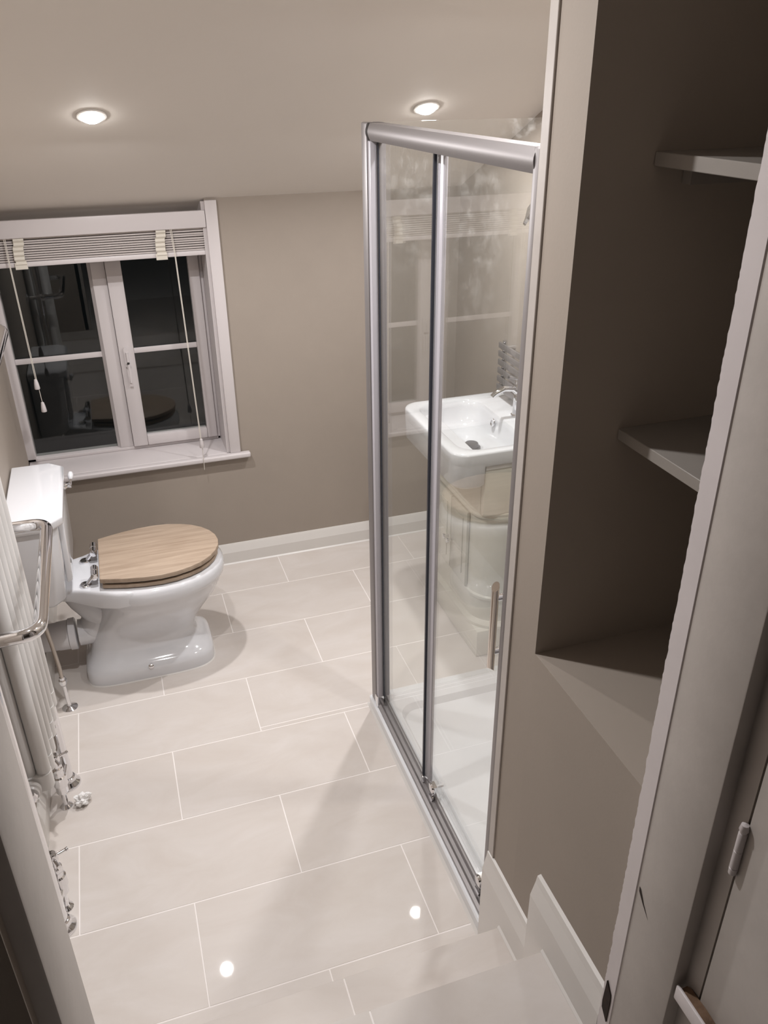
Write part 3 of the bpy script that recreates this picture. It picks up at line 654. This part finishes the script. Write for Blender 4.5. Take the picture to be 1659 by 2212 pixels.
for a, b, ky in ((2.415, 2.5605, 2.545), (2.5635, 2.709, 2.580)):
    d = put('door', MB().box(VX-0.014, VX-0.001, a, b, 0.262, 0.576), 'cream', V, bevel=0.003)
    put('door_panel', MB().box(VX-0.018, VX-0.013, a+0.03, b-0.03, 0.30, 0.54), 'cream', d, bevel=0.002)
    put('knob', MB().lathe((VX-0.014, ky, 0.395), (-1, 0, 0), [(0, 0.006), (0.006, 0.005), (0.012, 0.006), (0.018, 0.011), (0.024, 0.010), (0.026, 0.0)], 16), 'chrome', d, smooth=True)

BZ = 0.868
BS = thing('washbasin', 'white semi-recessed washbasin seen through the shower glass', 'washbasin', (1.24, 2.56, 0.735))
bx0, bx1, by0, by1 = 1.004, XR-0.002, 2.288, 2.838
rb = (0.065, 0.006, 0.006, 0.065)
outer = lambda d, z: rrect(bx0+d, bx1, by0+d, by1-d, (0.065, 0.006, 0.006, 0.065), z, 8)
inner = lambda d, z, rr_=0.075: rrect(bx0+0.045+d, bx1-0.135-d*0.6, by0+0.040+d, by1-0.040-d, rr_, z, 8)
bs = MB().loft([outer(0.004, 0.8155), outer(0.0, 0.825), outer(0.0, BZ-0.008), outer(0.003, BZ-0.002), outer(0.010, BZ),
                inner(-0.006, BZ), inner(0.0, BZ-0.004), inner(0.008, BZ-0.030), inner(0.020, BZ-0.075), inner(0.045, BZ-0.100, 0.085), inner(0.085, BZ-0.110, 0.055)], cap0=False)
put('bowl', bs, 'ceramic', BS, smooth=True, autosmooth=50)
ap = MB().loft([rrect(bx0+0.018, 1.118, by0+0.018, by1-0.018, (0.055, 0.012, 0.012, 0.055), 0.733, 8), rrect(bx0+0.004, 1.121, by0+0.004, by1-0.004, (0.063, 0.012, 0.012, 0.063), 0.748, 8), rrect(bx0, 1.121, by0, by1, (0.065, 0.012, 0.012, 0.065), 0.83, 8)])
put('apron', ap, 'ceramic', BS, smooth=True, autosmooth=50)
put('overflow_ring', MB().lathe((bx1-0.145, 2.605, BZ-0.033), (-1, 0, 0.25), [(0, 0.010), (0.003, 0.015), (0.006, 0.013), (0.004, 0.008)], 20), 'chrome', BS, smooth=True)
put('plug', MB().lathe((1.193, 2.575, BZ-0.108), (0, 0, 1), [(0, 0.034), (0.004, 0.034), (0.005, 0.027), (0.014, 0.026), (0.019, 0.024), (0.020, 0.0)], 26), 'darkchrome', BS, smooth=True)
TP = thing('basin_tap', 'chrome mixer tap with a curved spout on the washbasin', 'tap', (1.375, 2.565, BZ))
put('body', MB().lathe((1.372, 2.565, BZ+0.0005), (0, 0, 1), [(0, 0.027), (0.005, 0.027), (0.008, 0.023), (0.05, 0.0205), (0.105, 0.019), (0.118, 0.012), (0.12, 0.0)], 26), 'chrome', TP, smooth=True)
put('spout', MB().tube([(1.372, 2.565, BZ+0.085), (1.345, 2.565, BZ+0.108), (1.31, 2.565, BZ+0.112), (1.275, 2.565, BZ+0.098), (1.262, 2.565, BZ+0.086)], [0.013, 0.012, 0.011, 0.010, 0.0095], 16), 'chrome', TP, smooth=True)
put('lever', MB().lathe((1.372, 2.565, BZ+0.118), (0, 0, 1), [(0, 0.010), (0.006, 0.017), (0.022, 0.017), (0.026, 0.012), (0.027, 0.0)], 20).tube([(1.372, 2.565, BZ+0.138), (1.345, 2.560, BZ+0.150), (1.318, 2.553, BZ+0.158)], [0.006, 0.005, 0.005], 10), 'chrome', TP, smooth=True)
# chrome rail with flat bars on the wall beyond the basin
LR = thing('wall_rack', 'chrome flat-bar rail on the wall above the washbasin', 'towel rail', (XR-0.04, 2.58, 0.90))
for y in (2.42, 2.755):
    put('upright', MB().tube([(XR-0.042, y, 0.90), (XR-0.042, y, 1.10)], 0.009, 12), 'chrome', LR, smooth=True)
for k in range(6):
    z = 1.080 - k*0.033
    put('bar', MB().box(XR-0.060, XR-0.052, 2.36, 2.775, z-0.012, z+0.011), 'alu', LR, bevel=0.003)
for y in (2.42, 2.755):
    for z in (0.925, 1.07):
        put('wall_fixing', MB().tube([(XR-0.0005, y, z), (XR-0.054, y, z)], 0.008, 12), 'chrome', LR, smooth=True)

# ------------------------------------------------------------------ niche shelves
for z, lab in ((1.443, 'lower painted board shelf in the dark wall niche'), (1.877, 'upper painted board shelf in the dark wall niche')):
    s_ = thing('niche_shelf', lab, 'shelf', (1.05, 0.93, z-0.011), 'shelves in the wall niche')
    put('board', MB().box(0.787, 1.3195, YN0+0.001, YN1-0.001, z-0.010, z+0.010), 'shelf', s_, bevel=0.001, seg=1)
    put('cleat', MB().box(0.84, 1.30, YN1-0.022, YN1-0.001, z-0.036, z-0.0105), 'shelf', s_)

# ------------------------------------------------------------------ doorway
D = thing('door_1', 'white painted doorway with worn jambs and the door folded back', 'door', (0.24, 0.65, STEP2), kind='structure')
put('jamb', MB().box(0.640, 0.7005, DJ0+0.010, 0.7035, STEP2, 2.36), 'jamb', D, bevel=0.002)
# painted edge strip with a ragged caulk line against the taupe wall
n = 420; vs = []; fs = []; rag = 0.0
for i in range(n+1):
    z = STEP2 + (2.36-STEP2)*i/n
    rag = 0.6*rag + random.uniform(-0.0008, 0.0008)
    y = YN0-0.014 + rag
    vs += [(0.6403, 0.692, z), (0.6385, 0.6935, z), (0.6400, y-0.003, z), (0.6455, y, z), (0.6676, y+0.003, z)]
for i in range(n):
    for k in range(4): fs.append((5*i+k, 5*i+5+k, 5*i+6+k, 5*i+1+k))
put('edge_strip', MB().add(vs, fs), 'jamb2', D)
put('latch_mortise_shade', MB().loft([[(x_, 0.716, 0.588), (x_, 0.7005, 0.568), (x_, 0.699, 0.545), (x_, 0.700, 0.492), (x_, 0.717, 0.512), (x_, 0.7185, 0.530)] for x_ in (0.6368, 0.648)]), 'mortise', D)  # no real recess: proud block, the hole's shade put into its dark brown
put('jamb', MB().box(-0.215, -0.166, 0.590, DJ1, STEP2, 2.36), 'jamb', D, bevel=0.004)
put('scuff_mark', MB().add([(0.6396, 0.688, 0.868), (0.6396, 0.684, 0.866), (0.6396, 0.672, 0.846), (0.6396, 0.656, 0.826), (0.6396, 0.674, 0.843), (0.6396, 0.687, 0.858)], [(0, 1, 2, 3, 4, 5)]), 'mortise', D)
put('door_head', MB().box(-0.187, 0.70, DJ0+0.01, 0.715, 2.30, 2.36), 'jamb', D)
put('rebate', MB().box(0.663, 0.7005, 0.551, DJ0+0.010, STEP2, 2.36), 'jamb', D)
leaf = put('leaf', MB().box(0.661, 0.699, -0.195, 0.547, STEP2+0.008, 2.34), 'jamb', D, bevel=0.002)
for z in (1.10, 2.05):
    put('hinge', MB().lathe((0.6575, 0.5495, z-0.045), (0, 0, 1), [(0, 0.003), (0.002, 0.0052), (0.012, 0.0058), (0.013, 0.0045), (0.014, 0.0058), (0.044, 0.0058), (0.045, 0.0045), (0.046, 0.0058), (0.076, 0.0058), (0.078, 0.0045), (0.083, 0.0065), (0.092, 0.005), (0.094, 0.0)], 14), 'jamb2', leaf, smooth=True)
# chipped batten fixed to the open door
bt = thing('wooden_batten', 'chipped white batten with bare brown wood beside the folded-back door', 'batten', (0.65, 0.53, 0.75))
put('painted_side', MB().box(0.6425, 0.648, 0.43, 0.5775, 0.752, 0.782), 'jamb2', bt, bevel=0.002)
put('bare_core', MB().loft([[(0.648, y, 0.752), (0.6608, y, 0.752), (0.6608, y, 0.7815+dz), (0.648, y, 0.779+dz)] for y, dz in ((0.43, 0.0), (0.46, 0.001), (0.49, -0.001), (0.53, 0.002), (0.565, 0.0), (0.574, -0.006))]), 'rawwood', bt)
